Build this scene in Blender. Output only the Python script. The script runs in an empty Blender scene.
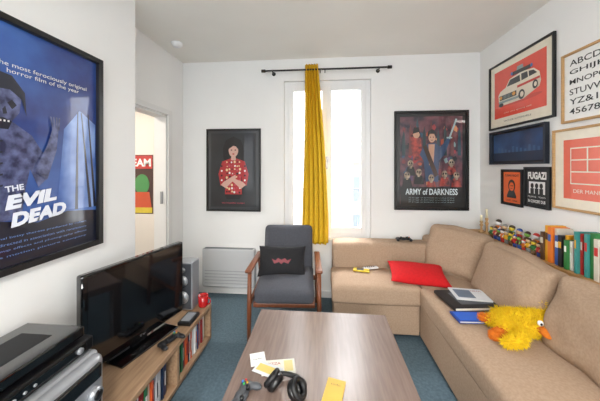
import bpy, bmesh, math, random
from mathutils import Vector, Matrix, Euler, noise
random.seed(7)
sc=bpy.context.scene
def lin(h):
    if isinstance(h,str):
        h=h.lstrip('#'); r=[int(h[i:i+2],16)/255 for i in (0,2,4)]
        return tuple((x/12.92 if x<=.04045 else ((x+.055)/1.055)**2.4) for x in r)+(1,)
    return tuple(h)+(1,)
_m={}
def mat(name,col,rough=.6,var=.12,scale=20,bump=0,bscale=None,metal=0,coat=0,col2=None,emit=0,spec=.5,detail=3,wave=None):
    if name in _m: return _m[name]
    m=bpy.data.materials.new(name); m.use_nodes=True; _m[name]=m
    nt=m.node_tree; N=nt.nodes; L=nt.links; b=N['Principled BSDF']
    c=lin(col); c2=lin(col2) if col2 else tuple(x*(1-var) for x in c[:3])+(1,)
    tc=N.new('ShaderNodeTexCoord')
    if wave:
        mp=N.new('ShaderNodeMapping'); mp.inputs['Scale'].default_value=wave
        L.new(tc.outputs['Object'],mp.inputs['Vector']); src=mp.outputs['Vector']
    else: src=tc.outputs['Object']
    n=N.new('ShaderNodeTexNoise'); n.inputs['Scale'].default_value=scale; n.inputs['Detail'].default_value=detail
    L.new(src,n.inputs['Vector'])
    r=N.new('ShaderNodeValToRGB'); r.color_ramp.elements[0].position=.35; r.color_ramp.elements[1].position=.65
    r.color_ramp.elements[0].color=c2; r.color_ramp.elements[1].color=c
    L.new(n.outputs['Fac'],r.inputs['Fac']); L.new(r.outputs['Color'],b.inputs['Base Color'])
    b.inputs['Roughness'].default_value=rough; b.inputs['Metallic'].default_value=metal
    b.inputs['Coat Weight'].default_value=coat; b.inputs['Coat Roughness'].default_value=.04
    b.inputs['Specular IOR Level'].default_value=spec
    if bump:
        n2=N.new('ShaderNodeTexNoise'); n2.inputs['Scale'].default_value=bscale or scale*4; n2.inputs['Detail'].default_value=4
        L.new(tc.outputs['Object'],n2.inputs['Vector'])
        bp=N.new('ShaderNodeBump'); bp.inputs['Strength'].default_value=bump; bp.inputs['Distance'].default_value=.01
        L.new(n2.outputs['Fac'],bp.inputs['Height']); L.new(bp.outputs['Normal'],b.inputs['Normal'])
    return m
def simple(hexc,rough=.5,coat=0): return mat('tint_'+hexc.lstrip('#')+('g' if coat else ''),hexc,rough,.06,15,coat=coat)
def art(hexc): return mat('print_'+hexc.lstrip('#'),hexc,.35,.05,25,coat=.8)

class B:
    def __init__(s): s.bm=bmesh.new(); s.mats=[]; s.M=Matrix.Identity(4)
    def add(s,t,m,M=None,smooth=False,free=True):
        if m not in s.mats: s.mats.append(m)
        i=s.mats.index(m)
        for f in t.faces: f.material_index=i; f.smooth=smooth
        t.transform(s.M@(M or Matrix.Identity(4)))
        me=bpy.data.meshes.new('t'); t.to_mesh(me); t.free(); s.bm.from_mesh(me); bpy.data.meshes.remove(me)
    def box(s,a,b,m,bev=0,seg=2,rot=None,smooth=False):
        a=Vector(a);b=Vector(b);c=(a+b)/2;d=b-a
        t=bmesh.new(); bmesh.ops.create_cube(t,size=1)
        for v in t.verts: v.co=Vector((v.co.x*abs(d.x),v.co.y*abs(d.y),v.co.z*abs(d.z)))
        if bev: bmesh.ops.bevel(t,geom=t.edges[:],offset=bev,segments=seg,profile=.5,affect='EDGES')
        M=Matrix.Translation(c)
        if rot: M=M@Euler(rot).to_matrix().to_4x4()
        s.add(t,m,M,smooth)
    def cyl(s,p0,p1,r,m,r2=None,seg=24,smooth=True):
        p0=Vector(p0);p1=Vector(p1);d=p1-p0
        t=bmesh.new(); bmesh.ops.create_cone(t,cap_ends=True,segments=seg,radius1=r,radius2=r if r2 is None else r2,depth=d.length)
        M=Matrix.Translation((p0+p1)/2)@d.to_track_quat('Z','Y').to_matrix().to_4x4()
        s.add(t,m,M,smooth)
    def sph(s,c,r,m,rot=None,seg=20):
        if not hasattr(r,'__len__'): r=(r,r,r)
        t=bmesh.new(); bmesh.ops.create_uvsphere(t,u_segments=seg,v_segments=seg//2+2,radius=1)
        for v in t.verts: v.co=Vector((v.co.x*r[0],v.co.y*r[1],v.co.z*r[2]))
        M=Matrix.Translation(c)
        if rot: M=M@Euler(rot).to_matrix().to_4x4()
        s.add(t,m,M,True)
    def poly(s,pts,m,z=0):
        t=bmesh.new(); vs=[t.verts.new((p[0],p[1],z)) for p in pts]; f=t.faces.new(vs); f.normal_update()
        if f.normal.z<0: f.normal_flip()
        bmesh.ops.triangulate(t,faces=t.faces[:])
        s.add(t,m)
    def rect(s,x0,y0,x1,y1,m,z=0): s.poly([(x0,y0),(x1,y0),(x1,y1),(x0,y1)],m,z)
    def ell(s,x,y,rx,ry,m,z=0,n=28): s.poly([(x+rx*math.cos(2*math.pi*k/n),y+ry*math.sin(2*math.pi*k/n)) for k in range(n)],m,z)
    def text(s,body,x,y,w,h,m,z=0,rot=0,shear=0,bold=0,M=None):
        cu=bpy.data.curves.new('t','FONT'); cu.body=body; cu.align_x='CENTER'; cu.shear=shear; cu.offset=bold; cu.resolution_u=3
        o=bpy.data.objects.new('t',cu); sc.collection.objects.link(o)
        dg=bpy.context.evaluated_depsgraph_get(); me=bpy.data.meshes.new_from_object(o.evaluated_get(dg))
        t=bmesh.new(); t.from_mesh(me)
        bpy.data.objects.remove(o); bpy.data.curves.remove(cu); bpy.data.meshes.remove(me)
        if not t.verts: return
        xs=[v.co.x for v in t.verts]; ys=[v.co.y for v in t.verts]
        bw=max(xs)-min(xs); bh=max(ys)-min(ys); cx=(max(xs)+min(xs))/2; cy=(max(ys)+min(ys))/2
        sx=w/bw; sy=h/bh if h else sx
        for v in t.verts: v.co=Vector(((v.co.x-cx)*sx,(v.co.y-cy)*sy,0))
        s.add(t,m,(M or Matrix.Identity(4))@Matrix.Translation((x,y,z))@Matrix.Rotation(rot,4,'Z'))
    def soft(s,c,size,m,r=.03,bulge=(0,0,0),rot=(0,0,0),nz=0,fq=6,n=14):
        t=bmesh.new(); bmesh.ops.create_cube(t,size=2)
        bmesh.ops.subdivide_edges(t,edges=t.edges[:],cuts=n,use_grid_fill=True)
        h=Vector(size)/2; r=min(r,min(h)*.98); c=Vector(c)
        for v in t.verts:
            u=[math.sin(k*math.pi/2) for k in v.co]
            p=Vector((u[0]*h.x,u[1]*h.y,u[2]*h.z))
            q=Vector([max(-h[i]+r,min(h[i]-r,p[i])) for i in range(3)]); d=p-q
            if d.length>1e-6: p=q+d.normalized()*r
            for i in range(3):
                j,k=(i+1)%3,(i+2)%3
                p[i]+=bulge[i]*u[i]*max(0,1-u[j]**2)*max(0,1-u[k]**2)
            if nz:
                w=noise.noise_vector((p+c)*fq)+.5*noise.noise_vector((p+c)*fq*2.3)
                p+=w*nz
            v.co=p
        s.add(t,m,Matrix.Translation(c)@Euler(rot).to_matrix().to_4x4(),True)
    def pillow(s,c,w,h,th,m,rot=(0,0,0),n=22,nz=.004):
        t=bmesh.new(); g={}
        for sd in (1,-1):
            for i in range(n+1):
                for j in range(n+1):
                    u=math.sin((i/n*2-1)*math.pi/2); v=math.sin((j/n*2-1)*math.pi/2)
                    e=(i in(0,n) or j in(0,n))
                    if sd==-1 and e: g[(sd,i,j)]=g[(1,i,j)]; continue
                    z=th/2*((1-u**2)*(1-v**2))**.42
                    pin=1-.07*(1-v*v)*abs(u)**3; pin2=1-.07*(1-u*u)*abs(v)**3
                    p=Vector((u*w/2*pin,v*h/2*pin2,sd*z))
                    p+=noise.noise_vector(p*9+Vector((3,sd,1)))*nz*(0 if e else 1)
                    g[(sd,i,j)]=t.verts.new(p)
        for sd in(1,-1):
            for i in range(n):
                for j in range(n):
                    q=[g[(sd,i,j)],g[(sd,i+1,j)],g[(sd,i+1,j+1)],g[(sd,i,j+1)]]
                    if sd==-1:q.reverse()
                    try:t.faces.new(q)
                    except:pass
        s.add(t,m,Matrix.Translation(c)@Euler(rot).to_matrix().to_4x4(),True)
    def tube(s,pts,r,m,seg=10,closed=False):
        pts=[Vector(p) for p in pts]; t=bmesh.new(); rings=[]
        n=len(pts); rr=r if hasattr(r,'__len__') else [r]*n
        for i,p in enumerate(pts):
            a=pts[(i-1)%n] if (i>0 or closed) else p; b=pts[(i+1)%n] if (i<n-1 or closed) else p
            q=(b-a).normalized().to_track_quat('Z','Y')
            rings.append([t.verts.new(p+q@Vector((rr[i]*math.cos(2*math.pi*k/seg),rr[i]*math.sin(2*math.pi*k/seg),0))) for k in range(seg)])
        for i in range(n if closed else n-1):
            A=rings[i];Bb=rings[(i+1)%n]
            for k in range(seg): t.faces.new((A[k],A[(k+1)%seg],Bb[(k+1)%seg],Bb[k]))
        if not closed:
            t.faces.new(rings[0][::-1]); t.faces.new(rings[-1])
        bmesh.ops.recalc_face_normals(t,faces=t.faces[:]); s.add(t,m,None,True)
    def lathe(s,prof,c,m,seg=28,M=None):
        t=bmesh.new(); R=[[t.verts.new((max(r,1e-4)*math.cos(2*math.pi*k/seg),max(r,1e-4)*math.sin(2*math.pi*k/seg),z)) for k in range(seg)] for r,z in prof]
        for i in range(len(R)-1):
            for k in range(seg): t.faces.new((R[i][k],R[i][(k+1)%seg],R[i+1][(k+1)%seg],R[i+1][k]))
        s.add(t,m,Matrix.Translation(c)@(M or Matrix.Identity(4)),True)
    def blob(s,balls,m,vox=.008,fuzz=.004,tuft=0):
        t=bmesh.new()
        for c,r in balls:
            q=bmesh.ops.create_icosphere(t,subdivisions=2,radius=1)
            for v in q['verts']: v.co=Vector((v.co.x*r[0],v.co.y*r[1],v.co.z*r[2]))+Vector(c)
        me=bpy.data.meshes.new('b'); t.to_mesh(me); t.free(); o=bpy.data.objects.new('b',me); sc.collection.objects.link(o)
        md=o.modifiers.new('r','REMESH'); md.mode='VOXEL'; md.voxel_size=vox
        sm=o.modifiers.new('s','SMOOTH'); sm.iterations=6; sm.factor=.5
        dg=bpy.context.evaluated_depsgraph_get(); m2=bpy.data.meshes.new_from_object(o.evaluated_get(dg))
        t=bmesh.new(); t.from_mesh(m2); bpy.data.objects.remove(o)
        t.normal_update()
        for v in t.verts: v.co+=v.normal*fuzz*(noise.noise(v.co*70)+.4*noise.noise(v.co*150))
        if tuft:
            t.normal_update(); src=[(v.co.copy(),v.normal.copy()) for v in t.verts]; R=random.Random(5)
            for co,nn in src:
                for _ in range(3):
                    j=Vector([R.uniform(-1,1) for _ in range(3)])
                    base_=co+j*.004; side=nn.cross(j).normalized()*.0022
                    tip=base_+(nn+j*.7+Vector((0,0,-.3))).normalized()*tuft*R.uniform(.6,1.3)
                    a=t.verts.new(base_-side);b2=t.verts.new(base_+side);c2=t.verts.new(tip); t.faces.new((a,b2,c2))
        s.add(t,m,None,True)
    def done(s,name):
        me=bpy.data.meshes.new(name)
        lo=Vector([min(v.co[i] for v in s.bm.verts) for i in range(3)]); hi=Vector([max(v.co[i] for v in s.bm.verts) for i in range(3)])
        o0=Vector(((lo.x+hi.x)/2,(lo.y+hi.y)/2,lo.z))
        bmesh.ops.translate(s.bm,verts=s.bm.verts[:],vec=-o0)
        s.bm.to_mesh(me); s.bm.free()
        for m in s.mats: me.materials.append(m)
        o=bpy.data.objects.new(name,me); o.location=o0; sc.collection.objects.link(o); return o
def frameM(right,up,n,pos):
    M=Matrix.Identity(4)
    for i,v in enumerate((right,up,n)):
        for k in range(3): M[k][i]=v[k]
    M.translation=Vector(pos); return M
YB=2.75; XR=1.555; XL=-1.29; XD=-1.53; H=2.5
def wallM(side,u,z,off=.001):
    if side=='back': return frameM((1,0,0),(0,0,1),(0,-1,0),(u,YB-off,z))
    if side=='right': return frameM((0,-1,0),(0,0,1),(-1,0,0),(XR-off,u,z))
    if side=='left': return frameM((0,1,0),(0,0,1),(1,0,0),(XL+off,u,z))
    if side=='hall': return frameM((1,0,0),(0,0,1),(0,-1,0),(u,3.2-off,z))

# ---------- materials
WALL=mat('wall_paint','#f2f2f1',.85,.02,3,.05,150)
CEIL=mat('ceiling_paint','#f3f0e9',.9,.02,3)
CARPET=mat('carpet_teal','#5c717d',.95,.35,60,.4,300,col2='#4c606b')
PVC=mat('window_pvc','#f0f1f2',.35,.02,5)
TRIM=mat('trim_paint','#e9e9e8',.5,.02,5)
BLACKM=mat('black_metal','#15161a',.4,.1,30)
FRB=mat('frame_black','#18181a',.35,.15,30)
FRW=mat('frame_oak','#c79d68',.5,.2,8,wave=(2,2,30))
YEL=mat('curtain_yellow','#e6b81e',.75,.10,60,.15,400)
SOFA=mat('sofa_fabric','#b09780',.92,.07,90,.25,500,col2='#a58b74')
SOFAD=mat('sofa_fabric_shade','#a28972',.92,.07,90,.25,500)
TABLE=mat('table_laminate','#857269',.27,.10,6,col2='#77655c',wave=(14,1,1))
TABLES=mat('table_edge','#6f6159',.4,.1,12)
BENCH=mat('bench_wood','#a5876a',.5,.2,5,col2='#8d7056',wave=(12,1,12))
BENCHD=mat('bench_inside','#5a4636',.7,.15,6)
GREY=mat('armchair_fabric','#50525a',.95,.14,80,.4,500)
TEAK=mat('armchair_wood','#7c4527',.4,.25,10,wave=(4,4,1))
BPL=mat('black_plastic','#0d0d0f',.3,.1,20)
BGL=mat('black_gloss','#050608',.06,.1,20,coat=1)
SILV=mat('silver_plastic','#a0a3a8',.3,.05,20,metal=.5)
CREAM=art('#efe6d3'); WHITE=art('#f1f1ee'); INK=art('#0c0c0e')

# ---------- room shell
b=B(); b.box((-3.7,-2.3,-.1),(1.75,3.4,0),CARPET); b.done('floor')
b=B(); b.box((-3.7,-2.3,H),(1.75,3.4,H+.1),CEIL); b.done('ceiling')
WX0,WX1,WZ0,WZ1=-.412,.492,.61,2.27
b=B()
b.box((-1.65,YB,0),(WX0,YB+.18,H),WALL); b.box((WX1,YB,0),(XR+.12,YB+.18,H),WALL)
b.box((WX0,YB,0),(WX1,YB+.18,WZ0),WALL); b.box((WX0,YB,WZ1),(WX1,YB+.18,H),WALL); b.done('wall_back')
b=B(); b.box((XR,-2.3,0),(XR+.12,YB,H),WALL); b.done('wall_right')
b=B(); b.box((-1.65,-2.3,0),(XL,1.70,H),WALL); b.done('wall_left')
DY0,DY1,DZ=1.76,2.455,1.87
b=B(); b.box((-1.65,1.70,0),(XD,DY0,H),WALL); b.done('wall_doorway_near')
b=B(); b.box((-1.65,DY1,0),(XD,YB,H),WALL); b.done('wall_doorway_far')
b=B(); b.box((-1.65,DY0,DZ),(XD,DY1,H),WALL); b.done('wall_doorway_lintel')
b=B()
b.box((-1.65,-2.42,0),(-1.0,-2.3,H),WALL); b.box((1.0,-2.42,0),(XR+.12,-2.3,H),WALL)
b.box((-1.0,-2.42,0),(1.0,-2.3,.5),WALL); b.box((-1.0,-2.42,2.3),(1.0,-2.3,H),WALL); b.done('wall_rear')
HW=mat('hall_paint','#e6dfd6',.9,.02,3)
b=B(); b.box((-3.6,3.2,0),(-1.65,3.3,H),HW); b.done('wall_hall_back')
b=B(); b.box((-3.7,.6,0),(-3.6,3.3,H),HW); b.done('wall_hall_side')
b=B(); b.box((-3.6,.6,0),(-1.65,.7,H),HW); b.done('wall_hall_front')
b=B(); b.box((-1.65,2.93,0),(-1.6,3.2,H),HW); b.done('wall_hall_stub')
# door frame trim
b=B()
for x in (XD+.0,):
    b.box((x,DY0-.05,0),(x+.02,DY0,DZ+.05),TRIM,.003); b.box((x,DY1,0),(x+.02,DY1+.06,DZ+.05),TRIM,.003); b.box((x,DY0,DZ),(x+.02,DY1,DZ+.05),TRIM,.003)
b.box((-1.65,DY0,0),(XD,DY0+.02,DZ),TRIM); b.box((-1.65,DY1-.02,0),(XD,DY1,DZ),TRIM); b.box((-1.65,DY0,DZ-.02),(XD,DY1,DZ),TRIM)
b.box((-1.58,DY1-.032,1.0),(-1.56,DY1-.02,1.12),SILV)
b.done('door_1')
def base(name,a,c):
    b=B(); b.box(a,c,TRIM,.003); b.done(name)
base('baseboard_back',(XD,YB-.012,0),(XR,YB,.07)); base('baseboard_right',(XR-.012,-2.3,0),(XR,YB-.012,.07)); base('baseboard_left',(XL,-2.3,0),(XL+.012,1.70,.07))
base('baseboard_doorway',(XD,DY1+.06,0),(XD+.012,YB-.012,.07))
# window
def window(name,x0,x1,z0,z1,y,flip=1):
    b=B(); d=.05
    yy=y+flip*.03
    def bx(xa,xb,za,zb,ya=-.03,yb=.03,m=PVC): b.box((xa,yy+ya,za),(xb,yy+yb,zb),m,.004)
    bx(x0,x0+d,z0,z1);bx(x1-d,x1,z0,z1);bx(x0+d,x1-d,z0,z0+d);bx(x0+d,x1-d,z1-d,z1)
    xm=(x0+x1)/2; s=.05
    for a,c in ((x0+d,xm),(xm,x1-d)):
        bx(a,a+s,z0+d,z1-d,-.045,.015);bx(c-s,c,z0+d,z1-d,-.045,.015);bx(a+s,c-s,z0+d,z0+d+s+.02,-.045,.015);bx(a+s,c-s,z1-d-s,z1-d,-.045,.015)
        b.box((a+s,yy-.018,z0+d+s),(c-s,yy-.012,z1-d-s),GLASS)
    b.box((xm-.012,yy-.06*flip-.005,(z0+z1)/2-.03),(xm+.012,yy-.06*flip+.005,(z0+z1)/2+.03),SILV,.002)
    b.box((xm-.008,yy-.09*flip-.006,(z0+z1)/2-.1),(xm+.008,yy-.09*flip+.006,(z0+z1)/2+.0),SILV,.003)
    b.box((xm-.008,yy-.085*flip-.02,(z0+z1)/2-.01),(xm+.008,yy-.085*flip+.02,(z0+z1)/2+.008),SILV,.003)
    b.done(name)
GLASS=bpy.data.materials.new('window_glass'); GLASS.use_nodes=True
nt=GLASS.node_tree; nt.nodes.clear()
o=nt.nodes.new('ShaderNodeOutputMaterial'); mx=nt.nodes.new('ShaderNodeMixShader'); tr=nt.nodes.new('ShaderNodeBsdfTransparent'); gl=nt.nodes.new('ShaderNodeBsdfGlossy'); gl.inputs['Roughness'].default_value=.02
mx.inputs[0].default_value=.05; nt.links.new(tr.outputs[0],mx.inputs[1]); nt.links.new(gl.outputs[0],mx.inputs[2]); nt.links.new(mx.outputs[0],o.inputs[0])
window('window_1',WX0,WX1,WZ0,WZ1,YB+.03)
window('window_2',-1.0,1.0,.5,2.3,-2.36,-1)
base('trim_1',(WX0-.03,YB-.015,WZ0-.03),(WX1+.03,YB,WZ0))
b=B(); b.box((WX0,YB+.09,WZ0-.0),(WX1,YB+.179,WZ0+.02),TRIM); b.done('trim_2')

# outside
FAC=mat('facade_render','#8b8781',.9,.1,1); FACD=mat('facade_window','#5d656c',.4,.1,3); ROOF=mat('roof_zinc','#7e868d',.6,.1,2)
b=B(); b.box((-9,14,-8),(9,18,1.6),FAC); 
b.box((-9.2,13.8,1.6),(9.2,18,1.8),FAC)
for i in range(9):
    for j in range(4): 
        x=-8+i*2; z=-6.4+j*2
        b.box((x-.4,13.95,z),(x+.4,14.02,z+1.3),FACD); b.box((x-.5,13.9,z-.1),(x+.5,14.0,z),TRIM)
for k in range(10): b.box((-9,13.9+k*.2,1.8+k*.12),(9,14.2+k*.2,1.95+k*.12),ROOF)
b.done('neighbour_building')
b=B(); b.box((-30,3.5,-9),(30,60,-8.9),mat('street_asphalt','#6a6a6a',.9,.2,2)); b.done('street_ground')
b=B()
for k in range(12):
    x=WX0+.04+k*.075; b.cyl((x,YB+.15,WZ0+.02),(x,YB+.15,1.12),.0035,simple('#8f959b'),seg=8)
b.cyl((WX0,YB+.15,1.12),(WX1,YB+.15,1.12),.009,simple('#8f959b'),seg=12); b.done('window_railing')

# curtain rod + curtain
b=B(); b.cyl((-.60,2.65,2.346),(.645,2.65,2.346),.009,BLACKM)
for x in(-.61,.655): b.cyl((x-.02,2.65,2.346),(x+.02,2.65,2.346),.016,BLACKM)
for x in(-.52,.56): b.cyl((x,2.65,2.346),(x,2.749,2.346),.006,BLACKM); b.cyl((x,2.742,2.346),(x,2.749,2.346),.02,BLACKM)
for x in(-.03,.02): b.cyl((x,2.65,2.346),(x,2.749,2.346),.005,BLACKM)
b.done('curtain_rod')
b=B(); t=bmesh.new(); nu,nv=90,50; g=[]
for j in range(nv+1):
    v=j/nv; z=2.40-v*(2.40-.585)
    xa=-.185-.02*v; xb=-.055+.105*min(1,v*1.15)**.9
    row=[]
    for i in range(nu+1):
        u=i/nu; ph=u*math.pi*2*5.0
        amp=.032*(1-.25*v)
        x=xa+(xb-xa)*u+.012*math.sin(ph*2+1)*(.3+v)+.01*math.sin(v*5)*v
        y=2.655-.0+amp*math.sin(ph+.6*math.sin(v*4+u*3))+.006*noise.noise(Vector((u*6,v*5,0)))
        if v<.04: y=2.655+.02*math.sin(ph)
        row.append(t.verts.new((x,y,z+.008*math.cos(ph)*(1 if v>.95 else 0))))
    g.append(row)
for j in range(nv):
    for i in range(nu): t.faces.new((g[j][i],g[j][i+1],g[j+1][i+1],g[j+1][i]))
b.add(t,YEL,None,True)
o=b.done('curtain'); md=o.modifiers.new('s','SOLIDIFY'); md.thickness=.002
# radiator
RAD=mat('radiator_enamel','#c0c2c4',.4,.03,5)
b=B(); b.box((-1.27,2.66,.1),(-.71,2.735,.50),RAD,.012,3); b.box((-1.2,2.735,.2),(-.8,2.749,.4),RAD)
for k in range(5): b.box((-1.24,2.655,.27-k*.032),(-.74,2.662,.276-k*.032),simple('#9a9ea2'))
b.box((-1.25,2.67,.498),(-.73,2.72,.502),simple('#777b80')); b.done('radiator')
b=B(); b.lathe([(0,-.035),(.03,-.034),(.045,-.02),(.05,0)],(-1.338,2.302,2.499),PVC); b.done('smoke_detector')

# ---------- pictures
def picture(name,side,u,z,w,h,fw,fm,draw,depth=.02,mat_=None,bg=None):
    b=B(); b.M=wallM(side,u,z)
    for a,c in (((-w/2,-h/2,0),(-w/2+fw,h/2,depth)),((w/2-fw,-h/2,0),(w/2,h/2,depth)),((-w/2+fw,-h/2,0),(w/2-fw,-h/2+fw,depth)),((-w/2+fw,h/2-fw,0),(w/2-fw,h/2,depth))):
        b.box(a,c,fm,.002,1)
    b.box((-w/2+fw,-h/2+fw,0),(w/2-fw,h/2-fw,.008),bg or CREAM)
    iw,ih=w/2-fw,h/2-fw
    class D:
        k=0
        def z(s): s.k+=1; return .0085+s.k*(.0003 if s.k<20 else 0)+(.0 if s.k<20 else .006+(s.k-20)*.00004)
        def rect(s,x0,y0,x1,y1,m): b.rect(x0*iw,y0*ih,x1*iw,y1*ih,m,s.z())
        def poly(s,p,m): b.poly([(x*iw,y*ih) for x,y in p],m,s.z())
        def ell(s,x,y,rx,ry,m): b.ell(x*iw,y*ih,rx*iw,ry*ih,m,s.z())
        def text(s,t,x,y,ww,hh,m,**k): b.text(t,x*iw,y*ih,ww*iw,(hh*ih if hh else None),m,s.z(),**k)
    draw(D()); return b.done(name)
# horror poster (left wall)
NIGHT=mat('poster_night','#4273c4',.35,.2,2.2,coat=.8,col2='#1a2f78',detail=5)
def d_evil(d):
    LB=art('#6d93d4'); DK=art('#0a1026'); TAN=mat('poster_ghoul','#636c9a',.35,.2,26,coat=.8,col2='#191d48',detail=8); TD=art('#12182c')
    d.poly([(-1,-1),(1,-1),(1,-.66),(.5,-.62),(.1,-.68),(-.3,-.62),(-.7,-.6),(-1,-.64)],DK)
    d.poly([(.35,-.6),(.98,-.62),(.98,.3),(.7,.42),(.45,.2)],mat('poster_reflection','#86a6e0',.35,.2,5,coat=.8,col2='#3860ae'))  # bright reflection at the right, painted into the artwork
    for x0,x1 in((.95,.84),(.86,.72),(.62,.66)):
        d.poly([(x0,-.62),(x0+.05,-.62),(x1+.015,.4),(x1,.4)],DK)
    # ghoul: torso, shoulders, head, raised arm
    d.poly([(-.95,-.62),(-.98,-.1),(-.85,.12),(-.55,.2),(-.42,.22),(-.2,.2),(.02,.1),(.16,-.05),(.22,-.28),(.1,-.36),(0,-.2),(-.05,-.36),(-.1,-.62)],TAN)
    d.poly([(-.52,.14),(-.56,.34),(-.5,.46),(-.36,.52),(-.2,.5),(-.1,.4),(-.12,.28),(-.2,.2),(-.24,.1),(-.4,.06)],TAN)
    d.poly([(-.56,.34),(-.6,.5),(-.44,.6),(-.2,.58),(-.06,.46),(-.04,.26),(-.1,.4),(-.22,.46),(-.4,.45)],TD)
    d.poly([(-.44,.33),(-.4,.38),(-.33,.36),(-.34,.31)],DK); d.poly([(-.25,.35),(-.2,.38),(-.15,.34),(-.2,.3)],DK)
    d.poly([(-.3,.29),(-.27,.32),(-.25,.26),(-.29,.25)],TD); d.poly([(-.4,.2),(-.3,.225),(-.2,.2),(-.24,.13),(-.36,.13)],DK)
    for k in range(4): d.rect(-.37+k*.04,.19,-.35+k*.04,.205,WHITE)
    for k in range(5): d.poly([(-.8+.02*k,.0-.1*k),(-.3,.04-.09*k),(-.3,.025-.09*k),(-.8+.02*k,-.02-.1*k)],TD)
    d.poly([(.04,-.2),(.2,.02),(.28,.2),(.36,.2),(.33,-.02),(.2,-.3)],TAN)
    for k in range(4): d.poly([(.27+k*.025,.18),(.24+k*.04,.3),(.26+k*.04,.3),(.295+k*.025,.18)],TAN)
    d.text('The most ferociously original\nhorror film of the year',.2,.635,1.2,.10,WHITE)
    W2=art('#eef3ff')
    d.text('THE',-.18,-.355,.2,.05,W2,rot=.12,bold=.03)
    d.text('EVIL',.02,-.455,.62,.12,W2,rot=.10,shear=.2,bold=.06)
    d.text('DEAD',.12,-.60,.70,.12,W2,rot=.10,shear=.2,bold=.06)
    for k in range(4): d.text(['bruce ellen hal betsy theresa produced by robert','written and directed in association with renaissance','special makeup effects and photography effects','copyright motion picture company'][k],.05,-.76-.05*k,1.5,.022,LB)
picture('framed_horror_poster','left',1.04,1.443,.73,1.05,.028,FRB,d_evil,.03,bg=NIGHT)
def d_girl(d):
    BG=mat('poster_charcoal','#24272c',.35,.3,4,coat=.8); RED=art('#b52a2e'); SK=art('#d3a698'); HR=art('#0b090c'); PK=art('#c7455c')
    d.rect(-1,-1,1,1,art('#383b40')); d.rect(-.90,-.94,.90,.94,BG)
    d.poly([(-.40,.3),(-.42,.55),(-.3,.76),(0,.86),(.3,.76),(.44,.5),(.40,.1),(.2,.02),(-.2,.02)],HR)
    d.poly([(-.1,.3),(-.45,.22),(-.60,-.1),(-.52,-.4),(-.36,-.3),(-.3,-.1),(-.34,-.62),(.34,-.62),(.3,-.1),(.36,-.3),(.52,-.4),(.60,-.1),(.45,.22),(.1,.3)],RED)
    d.ell(0,.5,.19,.17,SK); d.poly([(-.08,.4),(.08,.4),(.1,.25),(-.1,.25)],SK)
    d.poly([(-.22,.58),(0,.72),(.22,.58),(.2,.52),(.1,.6),(0,.62),(-.18,.54)],HR)
    d.ell(-.075,.51,.03,.014,HR); d.ell(.075,.51,.03,.014,HR); d.ell(0,.41,.045,.016,RED)
    rnd=random.Random(3)
    for i in range(6):
        for j in range(9):
            x=-.25+i*.1+rnd.uniform(-.02,.02); y=.2-j*.095+rnd.uniform(-.015,.015)
            r=rnd.uniform(.02,.045); d.ell(x,y,r,r*.75,[WHITE,HR,PK,art('#e9cfa0')][rnd.randrange(4)])
    for s_ in(-1,1):
        for j in range(4): d.ell(s_*.46,.1-j*.12,.035,.025,WHITE if j%2 else HR)
    d.poly([(-.5,-.38),(-.38,-.3),(.08,-.12),(.12,-.2),(-.3,-.46)],SK); d.poly([(.5,-.38),(.38,-.3),(-.02,-.2),(-.04,-.28),(.3,-.48)],SK)
    d.poly([(-.34,-.62),(.34,-.62),(.26,-.74),(-.26,-.74)],HR)
    d.text('the beautiful escape',0,-.84,.9,.05,PK)
picture('framed_portrait_poster','back',-.958,1.328,.597,.885,.022,FRB,d_girl,bg=INK)
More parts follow.
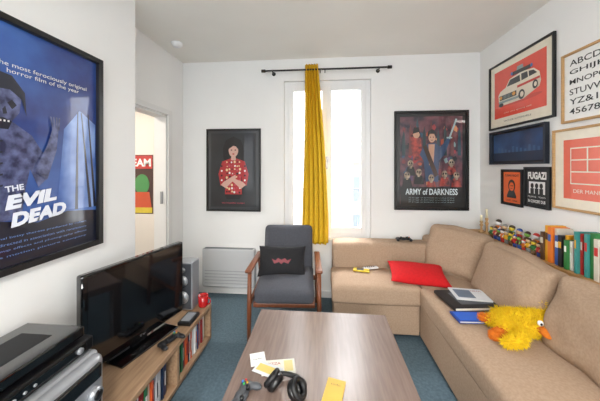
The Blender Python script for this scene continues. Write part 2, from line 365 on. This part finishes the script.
def d_army(d):
    BG=mat('poster_teal_art','#7a4a52',.35,.2,9,coat=.8,col2='#221c30',detail=8); R=mat('poster_red_art','#b8483e',.35,.2,22,coat=.8,col2='#3d1a22',detail=8); SK=art('#c79a80'); T=art('#a9c3c8'); DK=art('#0d1114'); BN=mat('poster_bone','#b9a68c',.35,.2,30,coat=.8,col2='#5c4c46')
    d.rect(-1,-1,1,1,art('#101317')); d.rect(-.9,-.93,.9,.93,BG)
    rn=random.Random(11); PL=['#2a4b54','#7a3038','#b85a40','#5b3f68','#1a2028','#7d9a9a','#a8323a','#33506a','#c98a5c','#3a2434']
    for k in range(70):
        x=rn.uniform(-.82,.82); y=rn.uniform(-.5,.75); r=rn.uniform(.04,.10); a0=rn.uniform(0,6)
        d.poly([(max(-.9,min(.9,x+r*rn.uniform(.5,1.2)*math.cos(a0+q*1.26))),min(.92,y+r*.8*rn.uniform(.5,1.3)*math.sin(a0+q*1.26))) for q in range(5)],art(PL[k%10]))
    for k in range(9):
        x=-.8+k*.2; h=.5+.3*((k*37)%5)/5
        d.poly([(x-.05,.1),(x-.04,h),(x,h+.16),(x+.04,h),(x+.05,.1)],art(['#20383f','#6f3a3a','#2c4854'][k%3]))
    d.poly([(-.52,.0),(-.62,.5),(-.45,.74),(-.3,.5),(-.26,.0)],R); d.ell(-.43,.56,.1,.09,SK); d.poly([(-.55,.56),(-.5,.7),(-.36,.7),(-.3,.5),(-.36,.6)],DK)
    # main hero
    d.poly([(-.16,-.45),(-.22,.0),(-.34,.12),(-.24,.28),(-.08,.36),(.12,.36),(.26,.28),(.5,.5),(.56,.45),(.36,.1),(.22,.0),(.2,-.45)],art('#344c6e'))
    d.poly([(-.08,.34),(.1,.34),(.06,-.1),(-.06,-.1)],SK); d.poly([(-.24,.28),(-.14,.34),(.2,-.3),(.1,-.36)],art('#3b2a20'))
    d.ell(.02,.48,.1,.1,SK); d.poly([(-.1,.48),(-.1,.6),(.02,.66),(.14,.6),(.13,.48),(.08,.56),(-.04,.56)],DK)
    d.ell(-.02,.49,.016,.012,DK); d.ell(.06,.49,.016,.012,DK); d.rect(-.01,.42,.05,.43,DK)
    d.poly([(.5,.48),(.53,.44),(.74,.86),(.70,.88)],T); d.rect(.44,.46,.6,.49,T)
    for x,y in((-.6,-.12),(.58,-.1),(-.7,-.36),(.72,-.36),(-.36,-.3),(.38,-.34),(.0,-.42)): 
        d.poly([(x-.15,y-.2),(x-.1,y-.02),(x+.1,y-.02),(x+.15,y-.2)],DK if x<0 else R); d.ell(x,y+.05,.085,.075,BN); d.poly([(x-.04,y),(x+.04,y),(x+.03,y-.05),(x-.03,y-.05)],BN)
        d.ell(x-.032,y+.06,.022,.02,DK); d.ell(x+.032,y+.06,.022,.02,DK)
    d.rect(-.9,-.93,.9,-.56,DK)
    d.text('ARMY of DARKNESS',0,-.66,1.5,.13,art('#d6e2e6'),bold=.02)
    for k in range(3): d.text('in an age of darkness at a time of evil',0,-.79-.045*k,1.3,.02,T)
picture('framed_fantasy_poster','back',1.081,1.426,.718,1.0,.024,FRB,d_army,.024,bg=INK)
def d_car(d):
    R=art('#e2472f'); R2=art('#c8331f'); DK=art('#1c1b1e'); W=art('#e9ddc9'); G=art('#8a9a98'); Y=art('#e8a23a')
    d.rect(-.84,-.72,.84,.80,R)
    d.ell(.03,-.33,.7,.07,R2)
    # three-quarter front: bonnet at left, long body to the right
    d.poly([(-.66,-.22),(-.68,.02),(-.6,.12),(-.4,.19),(-.26,.40),(.16,.46),(.5,.40),(.66,.24),(.70,.0),(.66,-.14),(.2,-.34),(-.5,-.34)],W)
    d.poly([(-.36,.2),(-.24,.37),(.08,.39),(.1,.2)],DK); d.poly([(.14,.2),(.13,.40),(.32,.39),(.34,.22)],DK); d.poly([(.37,.22),(.36,.38),(.5,.35),(.6,.24)],DK)
    d.poly([(-.64,-.02),(-.02,-.02),(-.02,-.17),(-.62,-.17)],DK)
    for k in range(7): d.rect(-.5+k*.05,-.155,-.48+k*.05,-.035,G)
    d.ell(-.57,-.09,.055,.055,Y); d.ell(-.1,-.09,.055,.055,Y)
    d.poly([(-.66,-.2),(.06,-.2),(.06,-.27),(-.62,-.27)],G)
    d.poly([(.02,.1),(.68,.12),(.69,.06),(.02,.03)],R2)
    d.poly([(-.14,.45),(-.12,.56),(.42,.54),(.44,.43)],DK); d.ell(-.16,.52,.035,.05,art('#3b6fb0')); d.ell(.46,.5,.035,.05,art('#3b6fb0')); d.poly([(0,.55),(.02,.66),(.2,.66),(.22,.55)],G)
    d.ell(.16,-.2,.10,.14,DK); d.ell(.17,-.2,.055,.08,W); d.ell(.56,-.06,.075,.12,DK); d.ell(.57,-.06,.04,.065,W); d.ell(-.55,-.32,.09,.06,DK)
    d.text('who you gonna call',0,-.60,.9,.05,W); d.text('VINTAGE AUTOMOBILE',0,-.85,.9,.05,DK)
picture('framed_car_print','right',2.236,1.98,.69,.575,.016,FRB,d_car,bg=CREAM)
def d_alpha(d):
    for k,r in enumerate(['ABCDEF','GHIJKL','MNOPQR','STUVWX','YZ&123','4567890']): d.text(r,0,.74-k*.295,1.56,.18,INK,bold=.01)
picture('framed_alphabet_print','right',1.66,1.852,.36,.436,.014,FRW,d_alpha,bg=WHITE)
def d_blue(d):
    d.rect(-.96,-.9,.96,.9,mat('print_navy','#2f5587',.35,.2,4,coat=.8,col2='#1b2c50')); d.rect(-.96,-.9,.96,-.35,art('#1a2c48'))
    for k in range(12): d.rect(-.9+k*.15,-.35,-.82+k*.15,-.35+.15+.3*((k*7)%4)/4,art('#3b5f86'))
picture('framed_skyline_print','right',2.248,1.525,.607,.29,.016,mat('frame_navy','#18202f',.4,.1,20),d_blue,.035,bg=INK)
def d_org(d):
    C=art('#ea6a4f'); W=CREAM
    d.rect(-.72,-.76,.72,.76,C)
    for k in range(4): d.rect(-.5,.55-k*.3,.5,.52-k*.3,W)
    d.rect(-.5,-.35,-.47,.55,W); d.rect(.47,-.35,.5,.55,W); d.rect(-.02,-.05,.02,.55,W)
    d.text('DER MANN',0,-.55,.8,.09,W)
picture('framed_coral_print','right',1.676,1.342,.46,.515,.014,FRW,d_org,bg=CREAM)
def d_sm(d):
    d.rect(-.9,-.92,.9,.92,art('#e9692b')); K=INK
    d.text('CUBAN NIGHT',0,.72,1.5,.14,K,bold=.03); d.ell(0,.1,.38,.38,K); d.ell(0,.05,.26,.26,art('#e9692b')); d.poly([(-.12,.1),(-.05,.16),(.02,.1),(-.05,.06)],K); d.poly([(.06,.1),(.13,.16),(.2,.1),(.13,.06)],K); d.rect(-.1,-.08,.1,-.05,K); d.poly([(-.5,-.5),(-.3,-.2),(.3,-.2),(.5,-.5),(.5,-.62),(-.5,-.62)],K); d.text('LIVE 1984',0,-.78,1.2,.1,K)
picture('framed_orange_flyer','right',2.298,1.19,.237,.298,.012,FRB,d_sm,bg=INK)
def d_fug(d):
    d.rect(-.92,-.94,.92,.94,INK); d.text('FUGAZI',0,.62,1.6,.4,WHITE,bold=.05); d.rect(-.7,-.35,.7,.3,WHITE)
    for x in(-.4,0,.4): d.ell(x,.08,.14,.14,INK); d.rect(x-.16,-.35,x+.16,-.06,INK)
    d.text('FRI JAN 28 . . TICKETS',0,-.52,1.5,.1,WHITE); d.text('IN CONCERT DUB',0,-.75,1.5,.16,WHITE,bold=.03)
picture('framed_concert_flyer','right',2.044,1.209,.23,.298,.012,FRB,d_fug,bg=INK)
b=B(); b.M=wallM('hall',-2.43,1.14)
b.box((-.25,-.38,0),(.25,.38,.004),art('#3c1d1a')); b.rect(-.24,.2,.24,.37,art('#b9302a'),.0045); b.text('DREAM',0,.28,.44,.1,WHITE,.005,bold=.03)
b.ell(.1,.0,.1,.13,art('#3f8a4a'),.005); b.poly([(-.2,-.36),(-.1,-.1),(.2,-.1),(.24,-.36)],art('#c8502c'),.0052); b.ell(-.1,0,.08,.12,art('#d9a05a'),.0054); b.rect(-.24,-.37,.24,-.3,art('#d8c23a'),.0056); b.done('hallway_poster')

# ---------- sofa
b=B()
FL=mat('sofa_foot','#2a2420',.5)
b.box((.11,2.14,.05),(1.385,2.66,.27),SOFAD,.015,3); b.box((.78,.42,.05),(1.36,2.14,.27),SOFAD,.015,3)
b.soft((.420,2.30,.345),(.70,.42,.15),SOFA,.03,(0,0,.012),nz=.002)
b.soft((1.03,2.32,.345),(.52,.40,.15),SOFA,.03,(0,0,.008),nz=.002)
b.soft((.745+.31,1.36,.345),(.62,1.53,.15),SOFA,.035,(0,0,.015),nz=.004,n=26)
b.soft((.745+.31,.50,.345),(.62,.20,.15),SOFA,.035,(0,0,.01),nz=.002)
b.box((.085,2.115,.04),(.752,2.15,.29),SOFA,.01,2); b.box((.752,.42,.04),(.79,2.12,.29),SOFA,.01,2); b.box((.085,2.15,.04),(.115,2.66,.29),SOFA,.01,2)
b.soft((.56,2.605,.41),(.94,.22,.46),SOFA,.035,(0,.008,.012),nz=.004,n=20)
b.soft((1.18,2.62,.44),(.40,.22,.50),SOFA,.04,(0,.01,.01),nz=.004)
b.soft((1.335,1.55,.42),(.10,2.25,.5),SOFA,.04,nz=.002,n=20)
b.soft((1.165,2.40,.605),(.50,.15,.42),SOFA,.06,(0,.045,.01),(-.30,.06,-.72),.020,5,22)
b.soft((1.26,1.86,.59),(.15,.60,.40),SOFA,.06,(.045,0,.012),(.03,.30,.03),.020,5,22)
b.soft((1.26,1.22,.59),(.15,.62,.40),SOFA,.06,(.045,0,.012),(-.02,.30,-.02),.020,5,22)
b.soft((1.26,.66,.59),(.15,.46,.40),SOFA,.06,(.04,0,.01),(0,.30,0),.012,6,14)
for x,y in((.14,2.18),(.14,2.62),(.82,.48),(1.32,.48),(.82,2.05),(1.3,2.55)): b.cyl((x,y,0),(x,y,.06),.022,FL)
b.done('corner_sofa')
b=B(); b.pillow((.785,2.265,.472),.45,.29,.10,mat('cushion_red','#cf1018',.9,.12,60,.3,400),(.22,.03,-.12)); b.done('throw_cushion')

# ---------- armchair
b=B(); b.M=Matrix.Translation((-.315,2.24,0))@Matrix.Rotation(.06,4,'Z')
b.soft((0,-.0,.365),(.47,.50,.12),GREY,.04,(0,0,.02),(.07,0,0),.002)
b.soft((0,.27,.565),(.46,.11,.46),GREY,.04,(0,.02,.0),(-.28,0,0),.002)
b.box((-.24,-.24,.27),(.24,.25,.305),TEAK,.008)
for s_ in(-1,1):
    x=s_*.272
    b.tube([(x,-.24,0),(x,-.225,.25),(x,-.21,.54)],[.014,.018,.016],TEAK)
    b.tube([(x,.38,0),(x,.30,.28),(x,.20,.53)],[.013,.018,.015],TEAK)
    b.box((x-.026,-.27,.535),(x+.026,.27,.56),TEAK,.011,3,(-.03,0,0),True)
    b.box((x-.012,-.21,.26),(x+.012,.30,.30),TEAK,.005)
    b.tube([(s_*.2,.24,.3),(s_*.2,.33,.62),(s_*.2,.36,.72)],.011,TEAK)
b.box((-.27,.27,.27),(.27,.295,.31),TEAK,.005); b.box((-.2,.335,.66),(.2,.35,.70),TEAK,.005)
b.done('armchair')
b=B(); b.pillow((-.36,2.285,.53),.42,.26,.11,mat('cushion_black','#15151a',.8,.2,60,.2,300),(1.15,0,.06))
b.M=Matrix.Translation((-.36,2.285,.53))@Euler((1.15,0,.06)).to_matrix().to_4x4()
CR=simple('#7a1c2a')
b.poly([(-.085,.015),(-.06,-.025),(-.02,-.012),(0,-.03),(.02,-.012),(.06,-.025),(.085,.015),(.05,.0),(.03,.02),(0,.006),(-.03,.02),(-.05,.0)],CR,.0585)
b.done('graphic_cushion')

# ---------- coffee table
b=B(); b.box((-.392,.46,.40),(.38,1.645,.45),TABLE,.004,2)
for x in(-.387,.315):
    for y in(.465,1.58): b.box((x,y,0),(x+.06,y+.06,.40),TABLES,.002)
b.done('coffee_table')

# ---------- TV bench
b=B(); x0,x1=-1.27,-.865
b.box((x0,.55,.27),(x1,1.97,.30),BENCH,.003); b.box((x0,.55,.03),(x1,1.97,.055),BENCH,.003)
for y in(.55,1.02,1.49,1.945): b.box((x0,y,.055),(x1,y+.025,.27),BENCH,.002)
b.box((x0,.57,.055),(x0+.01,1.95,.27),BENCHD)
for x in(x0+.05,x1-.07):
    for y in(.6,1.25,1.88): b.box((x,y,0),(x+.03,y+.03,.03),BENCHD)
b.done('tv_bench')
cols=['#1d2a55','#c9ccd0','#16181c','#8f1f22','#2f6fb5','#e0dccf','#3a3d42','#d05a2a','#2c6e46','#10233f','#b9b9bd','#e8e8e8']
b=B()
for (ya,yb) in((1.52,1.93),(1.05,1.47),(.58,1.0)):
    y=ya
    while y<yb-.03:
        w=random.choice([.014,.014,.016,.022]); h=random.uniform(.17,.195); dx=random.uniform(0,.015)
        m=simple(random.choice(cols),.35)
        b.box((-1.06,y,.0555),(-.89-dx,y+w-.001,.0555+h),m,.001,1)
        if random.random()<.6: b.box((-.8905-dx,y+.003,.11),(-.8895-dx,y+w-.004,.19),simple(random.choice(cols),.35))
        y+=w
b.done('game_case_row')
b=B()
for k,(c,a) in enumerate((('#1d5fb0',.1),('#d8d8d8',-.05),('#222326',.12))): b.box((-.83,1.18,.0+k*.022),(-.69,1.36,.02+k*.022),simple(c,.35),.002,1,(0,0,a))
b.done('stacked_game_cases')

# ---------- television
b=B(); rr=Vector((.253,.967,0)).normalized(); nn=Vector((rr.y,-rr.x,0))
b.M=frameM(rr,(0,0,1),nn,(-1.09,1.485,.577))
w,h=.65,.495
b.box((-w/2,-h/2,-.035),(w/2,h/2,.012),BGL,.012,3)
b.box((-w/2+.025,-h/2+.045,.0125),(w/2-.025,h/2-.025,.0135),mat('screen_panel','#0a0c10',.12,.1,5,coat=1))
b.box((-.22,-.17,-.06),(.22,.15,-.03),BPL,.01); b.text('TV',0,-h/2+.022,.04,.012,SILV,.0128)
b.box((-.05,-.27,-.03),(.05,-h/2+.02,-.005),BGL,.004)
b.box((-.19,-.2765,-.10),(.19,-.264,.10),BGL,.006,3)
b.done('television')

# ---------- hi-fi near
b=B()
b.box((-1.262,.73,.301),(-.93,1.02,.60),SILV,.02,4)
b.M=frameM((0,1,0),(0,0,1),(1,0,0),(-.93,.875,.45))
b.soft((0,0,0),(.28,.285,.06),SILV,.028,(0,0,.012))
b.box((-.11,.06,.02),(.11,.12,.043),BGL,.008,3); b.box((-.11,-.115,.02),(.11,-.02,.040),BPL,.006,2)
b.cyl((.07,.02,.03),(.07,.02,.06),.026,SILV); b.cyl((.07,.02,.058),(.07,.02,.064),.018,BPL)
for k in range(5): b.cyl((-.1+k*.026,.03,.03),(-.1+k*.026,.03,.045),.008,simple('#60646a'))
for k in range(4): b.box((-.1+k*.05,-.005,.03),(-.065+k*.05,.008,.044),simple('#8f939a'),.002)
b.ell(.0,-.07,.03,.03,simple('#2b2e33'),.0405); b.text('HI-FI',0,-.035,.05,.01,SILV,.041)
b.M=Matrix.Identity(4)
for x in(-1.22,-1.0):
    for y in(.77,.98): b.cyl((x,y,.3),(x,y,.303),.012,BPL)
b.done('mini_stereo')
b=B(); b.box((-1.25,.60,.605),(-.955,1.015,.655),BPL,.006); b.box((-1.24,.61,.66),(-.98,1.0,.70),BGL,.006)
b.box((-.957,.64,.615),(-.953,.98,.645),BGL,.001); b.cyl((-.955,.95,.63),(-.945,.95,.63),.012,SILV)
for k in range(4): b.cyl((-.956,.7+k*.03,.628),(-.95,.7+k*.03,.628),.005,SILV)
for x in(-1.2,-1.03):
    for y in(.76,.97): b.cyl((x,y,.6),(x,y,.606),.01,BPL)
b.box((-1.18,.68,.70),(-1.05,.93,.7012),mat('dark_vent','#17181b',.6))
b.done('disc_player')
# far speaker
b=B(); b.box((-1.095,1.85,.301),(-.957,1.96,.655),SILV,.01,3)
b.M=frameM((1,0,0),(0,0,1),(0,-1,0),(-1.026,1.85,.478))
b.box((-.06,-.165,-.002),(.06,.165,.006),simple('#3c3f45'),.004)
for y,r in((-.08,.045),(.04,.038),(.12,.018)):
    b.cyl((0,y,.005),(0,y,.012),r,SILV); b.lathe([(r*.85,.013),(r*.5,.006),(r*.25,.008),(0,.014)],(0,y,0),BPL)
b.done('bookshelf_speaker')
b=B(); RED=mat('mug_red','#b5161a',.25,.1,20,coat=.5)
b.lathe([(.0,0),(.03,0),(.034,.01),(.037,.085),(.034,.085),(.031,.012),(0,.010)],(-.908,1.92,.301),RED)
b.tube([(-.873,1.915,.37),(-.851,1.912,.365),(-.846,1.912,.345),(-.854,1.912,.325),(-.875,1.915,.32)],.005,RED); b.done('mug')
b=B(); b.box((-.965,1.66,.301),(-.875,1.80,.325),BPL,.006,3); b.box((-.95,1.68,.325),(-.89,1.78,.329),simple('#8b8e94'),.001); b.done('game_console')
def pad(name,M,col='#1a1a1d'):
    b=B(); b.M=M; m=mat('pad_'+col[1:],col,.4,.1,30)
    b.blob([((0,0,.018),(.045,.028,.014)),((-.045,.002,.018),(.03,.028,.015)),((.045,.002,.018),(.03,.028,.015)),((-.06,-.035,.015),(.017,.03,.014)),((.06,-.035,.015),(.017,.03,.014))],m,.006,.0)
    for x,y in((-.025,-.015),(.025,-.015)): b.cyl((x,y,.028),(x,y,.04),.008,BPL)
    for k in range(4): b.cyl((.048+.01*math.cos(k*1.57),.008+.01*math.sin(k*1.57),.028),(.048+.01*math.cos(k*1.57),.008+.01*math.sin(k*1.57),.036),.004,simple(['#c03030','#3070c0','#30a050','#d0a020'][k]))
    b.done(name)
pad('game_controller',Matrix.Translation((.77,2.60,.652)))
pad('game_controller',Matrix.Translation((-.92,1.50,.301))@Matrix.Rotation(1.2,4,'Z'))
pad('game_controller',Matrix.Translation((-.315,.99,.451))@Matrix.Rotation(1.4,4,'Z'),'#4a4d52')

# ---------- table items
def flat(name,c,w,d,h,rot,m,extra=None,z=.451):
    b=B(); b.M=Matrix.Translation((c[0],c[1],z))@Matrix.Rotation(rot,4,'Z')
    b.box((-w/2,-d/2,0),(w/2,d/2,h),m,min(.001,h/3),1)
    if extra: extra(b,h)
    b.done(name)
flat('postcard',(-.305,1.21),.07,.085,.002,.35,simple('#eeeeea'),lambda b,h:b.text('hello',0,0,.04,.01,simple('#3a3a3a'),h+.0004))
def ex(b,h):
    b.rect(-.06,-.03,-.01,.0,simple('#d93a2b'),h+.0003); b.rect(.025,-.03,.065,.035,simple('#dfcf8a'),h+.0004); b.text('PIZZA',-.02,.02,.06,.015,simple('#b0302a'),h+.0006)
flat('takeaway_menu',(-.20,1.17),.15,.09,.002,.2,simple('#e9e6da'),ex)
flat('takeaway_menu',(-.245,1.145),.12,.07,.002,-.35,simple('#dfe3e6'),lambda b,h:b.rect(-.05,-.02,.05,.02,simple('#d9c46a'),h+.0004),z=.4545)
flat('sticky_note_pad',(.045,1.06),.075,.12,.006,-.25,simple('#d9b040'),lambda b,h:b.text('todo',0,.03,.04,.012,simple('#6a5210'),h+.0004))
# headphones
b=B(); b.M=Matrix.Translation((-.15,1.03,.4535))@Matrix.Rotation(-.35,4,'Z')
LE=mat('headphone_leather','#121214',.5,.1,40)
for s_ in(-1,1):
    M0=b.M.copy(); b.M=b.M@Matrix.Translation((s_*.05,0,.036))@Matrix.Rotation(s_*.9,4,'Y')
    b.lathe([(.0,-.022),(.03,-.022),(.038,-.012),(.038,.008),(.03,.008)],(0,0,0),BPL)
    b.tube([(.03*math.cos(a*math.pi/10),.03*math.sin(a*math.pi/10),.014) for a in range(20)],.011,LE,closed=True)
    b.lathe([(0,-.0235),(.02,-.0235),(.021,-.022)],(0,0,0),SILV); b.M=M0
pts=[(.074*math.cos(a),.02+.06*math.sin(a),.035-.02*math.sin(a)) for a in [math.pi*k/18 for k in range(19)]]
b.tube(pts,[.006+.004*math.sin(math.pi*k/18) for k in range(19)],LE)
b.done('headphones')

# ---------- items on sofa
ST=.428
def book(name,c,w,d,h,rot,cov,z,ex=None):
    b=B(); b.M=Matrix.Translation((c[0],c[1],z))@Matrix.Rotation(rot,4,'Z'); m=simple(cov)
    b.box((-w/2,-d/2,0),(w/2,d/2,.002),m); b.box((-w/2,-d/2,h-.002),(w/2,d/2,h),m); b.box((-w/2,-d/2,.002),(-w/2+.003,d/2,h-.002),m); b.box((-w/2+.003,-d/2+.004,.002),(w/2-.004,d/2-.004,h-.002),simple('#e9e4d6'))
    if ex: ex(b,h)
    b.done(name)
book('coffee_table_book',(.99,1.885),.34,.25,.02,.12,'#1b1c20',ST+.012,lambda b,h:b.rect(-.1,-.08,.12,.08,simple('#54585f'),h+.0005))
book('magazine',(1.02,1.93),.22,.17,.008,-.1,'#dcdfe4',ST+.033,lambda b,h:(b.rect(-.09,-.06,.02,.06,simple('#6b7a8f'),h+.0005),b.text('NEWS',.06,.05,.07,.02,simple('#a3262a'),h+.0006)))
book('pocket_book',(.88,1.67),.17,.11,.012,.05,'#2347a0',ST+.012,lambda b,h:b.rect(-.075,-.045,.075,.045,simple('#2e62c8'),h+.0005))
b=B(); b.M=Matrix.Translation((.34,2.37,.436))@Matrix.Rotation(-.2,4,'Z'); b.box((-.07,-.03,0),(.07,.03,.012),simple('#d9bd2c'),.003); b.box((-.04,-.02,.012),(.02,.02,.0135),simple('#35383d')); b.done('paperback')
b=B(); b.M=Matrix.Translation((.43,2.425,.437))@Matrix.Rotation(.3,4,'Z'); b.box((-.07,-.02,0),(.07,.02,.016),simple('#e8e8ea'),.006,3); 
for k in range(5): b.cyl((-.05+k*.02,0,.016),(-.05+k*.02,0,.019),.005,simple('#55585e'))
b.done('remote_control')
# plush
PY=mat('plush_yellow','#fbdc22',.95,.2,70,.5,250,col2='#f0c414'); PO=mat('plush_orange','#e07a18',.9,.15,60,.5,250)
b=B(); b.M=Matrix.Translation((1.105,1.57,.428))@Matrix.Scale(1.12,4)@Matrix.Translation((-1.09,-1.66,-.428))
def chain(p,q,r0,r1,n=7,sag=0):
    p=Vector(p);q=Vector(q)
    return [(p.lerp(q,k/n)+Vector((0,0,-sag*math.sin(math.pi*k/n))),(r0+(r1-r0)*k/n,)*3) for k in range(n+1)]
balls=[((1.09,1.66,.480),(.12,.085,.045)),((1.175,1.65,.495),(.07,.075,.052)),((1.13,1.655,.487),(.08,.07,.05))]
balls+=chain((1.07,1.62,.478),(1.0,1.54,.458),.028,.021)+chain((1.0,1.54,.458),(.94,1.53,.455),.021,.019)
balls+=chain((1.12,1.71,.485),(1.04,1.77,.47),.028,.020)+chain((1.04,1.66,.478),(.97,1.61,.460),.032,.024)+chain((1.04,1.69,.478),(.97,1.70,.465),.032,.024)
balls+=chain((1.19,1.68,.53),(1.215,1.71,.565),.014,.006,4)+chain((1.18,1.65,.535),(1.19,1.655,.58),.014,.006,4)
b.blob(balls,PY,.008,.007,.018)
b.blob(chain((.972,1.61,.460),(.915,1.58,.457),.023,.024,4)+chain((.985,1.70,.468),(.94,1.715,.466),.024,.022,4),PO,.007,.003,.006)
b.blob([((1.13,1.578,.492),(.028,.04,.016)),((1.12,1.55,.486),(.018,.03,.011))],PO,.006,.001)
for x in(1.12,1.165):
    b.sph((x,1.582,.522),(.012,.011,.013),simple('#f6f6f4')); b.sph((x-.003,1.572,.522),(.005,.004,.006),simple('#0c0c0c'))
b.done('plush_bird')

# ---------- shelf behind the sofa
b=B(); b.box((1.41,.5,.725),(XR-.002,2.72,.75),mat('shelf_wood','#b98a55',.5,.2,8,wave=(8,1,8)),.003)
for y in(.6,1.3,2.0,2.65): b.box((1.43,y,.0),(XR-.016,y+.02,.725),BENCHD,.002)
b.done('console_shelf')
b=B(); y=1.32
bc=['#e9e6de','#1b1b1f','#c22a24','#2f7a3c','#e6a623','#f0eee8','#3b5fa8','#7a1d22','#d8d2c2','#ea7d2a','#3a8f8a','#5a3b22','#efefef','#d53030']
while y<1.855:
    w=random.uniform(.014,.032); h=random.uniform(.17,.25); d_=random.uniform(.09,.12); m=simple(random.choice(bc),.5)
    x=XR-.01-d_
    b.box((x,y,.7505),(XR-.01,y+w-.001,.7505+h),m,.001,1); b.box((x-.0006,y+.003,.7505+h*.6),(x,y+w-.004,.7505+h*.8),simple(random.choice(bc),.5)); y+=w
b.done('book_row')
# figurines
b=B()
pal=[('#d8b48c','#c22a24','#2c4fa0'),('#e0c43a','#2f7a3c','#6a4a2a'),('#d8b48c','#e8b020','#8a8a8a'),('#e8e8e8','#e07a18','#c22a24'),('#7ab04a','#5a3b22','#3b5fa8')]
for row in range(2):
  y=1.90+row*.017; k=row*2
  while y<2.42:
    x=1.45+row*.055; s_=random.uniform(.8,1.15)+row*.55; sk,sh,pt=[simple(c) for c in pal[k%5]]
    for q in(-1,1): b.cyl((x,y+q*.008*s_,.7505),(x,y+q*.008*s_,.7505+.03*s_),.006*s_,pt,seg=12)
    b.box((x-.009*s_,y-.014*s_,.7505+.03*s_),(x+.009*s_,y+.014*s_,.7505+.062*s_),sh,.004*s_,2)
    for q in(-1,1): b.tube([(x,y+q*.014*s_,.7505+.058*s_),(x-.012*s_,y+q*.017*s_,.7505+.04*s_)],.004*s_,sh if k%2 else sk,8)
    b.sph((x,y,.7505+.078*s_),.014*s_,sk,seg=14); b.sph((x+.003,y,.7505+.085*s_),(.0135*s_,.0145*s_,.011*s_),pt if k%2 else simple('#3a2414'),seg=14)
    y+=.045+row*.035; k+=1
b.done('figurine_collection')
b=B()
for y,h in((2.50,.20),(2.58,.14)):
    b.lathe([(0,0),(.028,0),(.028,.008),(.01,.02),(.008,h*.4),(.016,h*.5),(.008,h*.6),(.014,h*.7),(.012,h*.75)],(1.47,y,.7505),FRW,20)
    b.cyl((1.47,y,.75+h*.72),(1.47,y,.75+h*1.15),.009,simple('#efe3c0'))
b.done('candlestick_pair')

# ---------- lights
w=bpy.data.worlds.new('sky'); sc.world=w; w.use_nodes=True
bg=w.node_tree.nodes['Background']; bg.inputs[0].default_value=(.95,.975,1,1); bg.inputs[1].default_value=3.8
def area(name,loc,target,sx,sy,power,col=(1,1,1),portal=False):
    l=bpy.data.lights.new(name,'AREA'); l.shape='RECTANGLE'; l.size=sx; l.size_y=sy; l.energy=power; l.color=col
    o=bpy.data.objects.new(name,l); o.location=loc; o.rotation_euler=(Vector(target)-Vector(loc)).to_track_quat('-Z','Z').to_euler(); sc.collection.objects.link(o)
    if portal: l.cycles.is_portal=True
    return o
area('window_portal',(.04,2.95,1.44),(.04,0,1.44),.95,1.7,1,portal=True)
area('rear_portal',(0,-2.45,1.4),(0,0,1.4),2.0,1.8,1,portal=True)
area('sky_light',(.3,4.6,4.4),(.0,1.6,.8),3,2,500,(.98,.99,1))
area('rear_sky_light',(0,-4.2,3.6),(0,0,1.0),3,2,540,(1,.98,.95))
b=B(); b.lathe([(.02,.02),(.16,0),(.17,-.03),(.165,-.035),(.15,-.01),(.0,.0)],(0,-.7,2.46),PVC); b.done('fill_lamp_body')  # invented lamp body behind the camera, housing the fill light
area('ceiling_fill',(0,-.7,2.40),(0,-.7,0),.3,.3,26,(1,.94,.86))  # added fill light, evens out the room
area('hall_fill',(-2.6,1.9,2.42),(-2.6,1.9,0),.4,.4,22,(1,.93,.85))  # added light without a fitting, brightens the hallway

cam=bpy.data.cameras.new('camera'); co=bpy.data.objects.new('camera',cam); sc.collection.objects.link(co); sc.camera=co
cam.sensor_width=36; cam.sensor_fit='HORIZONTAL'; cam.lens=36*262/600; cam.clip_start=.02
co.location=(0,0,1.35); co.rotation_euler=(math.pi/2,0,math.radians(5.02)); cam.shift_y=-(200.5-168)/600
sc.view_settings.view_transform='Standard'; sc.view_settings.look='None'; sc.view_settings.exposure=1.0
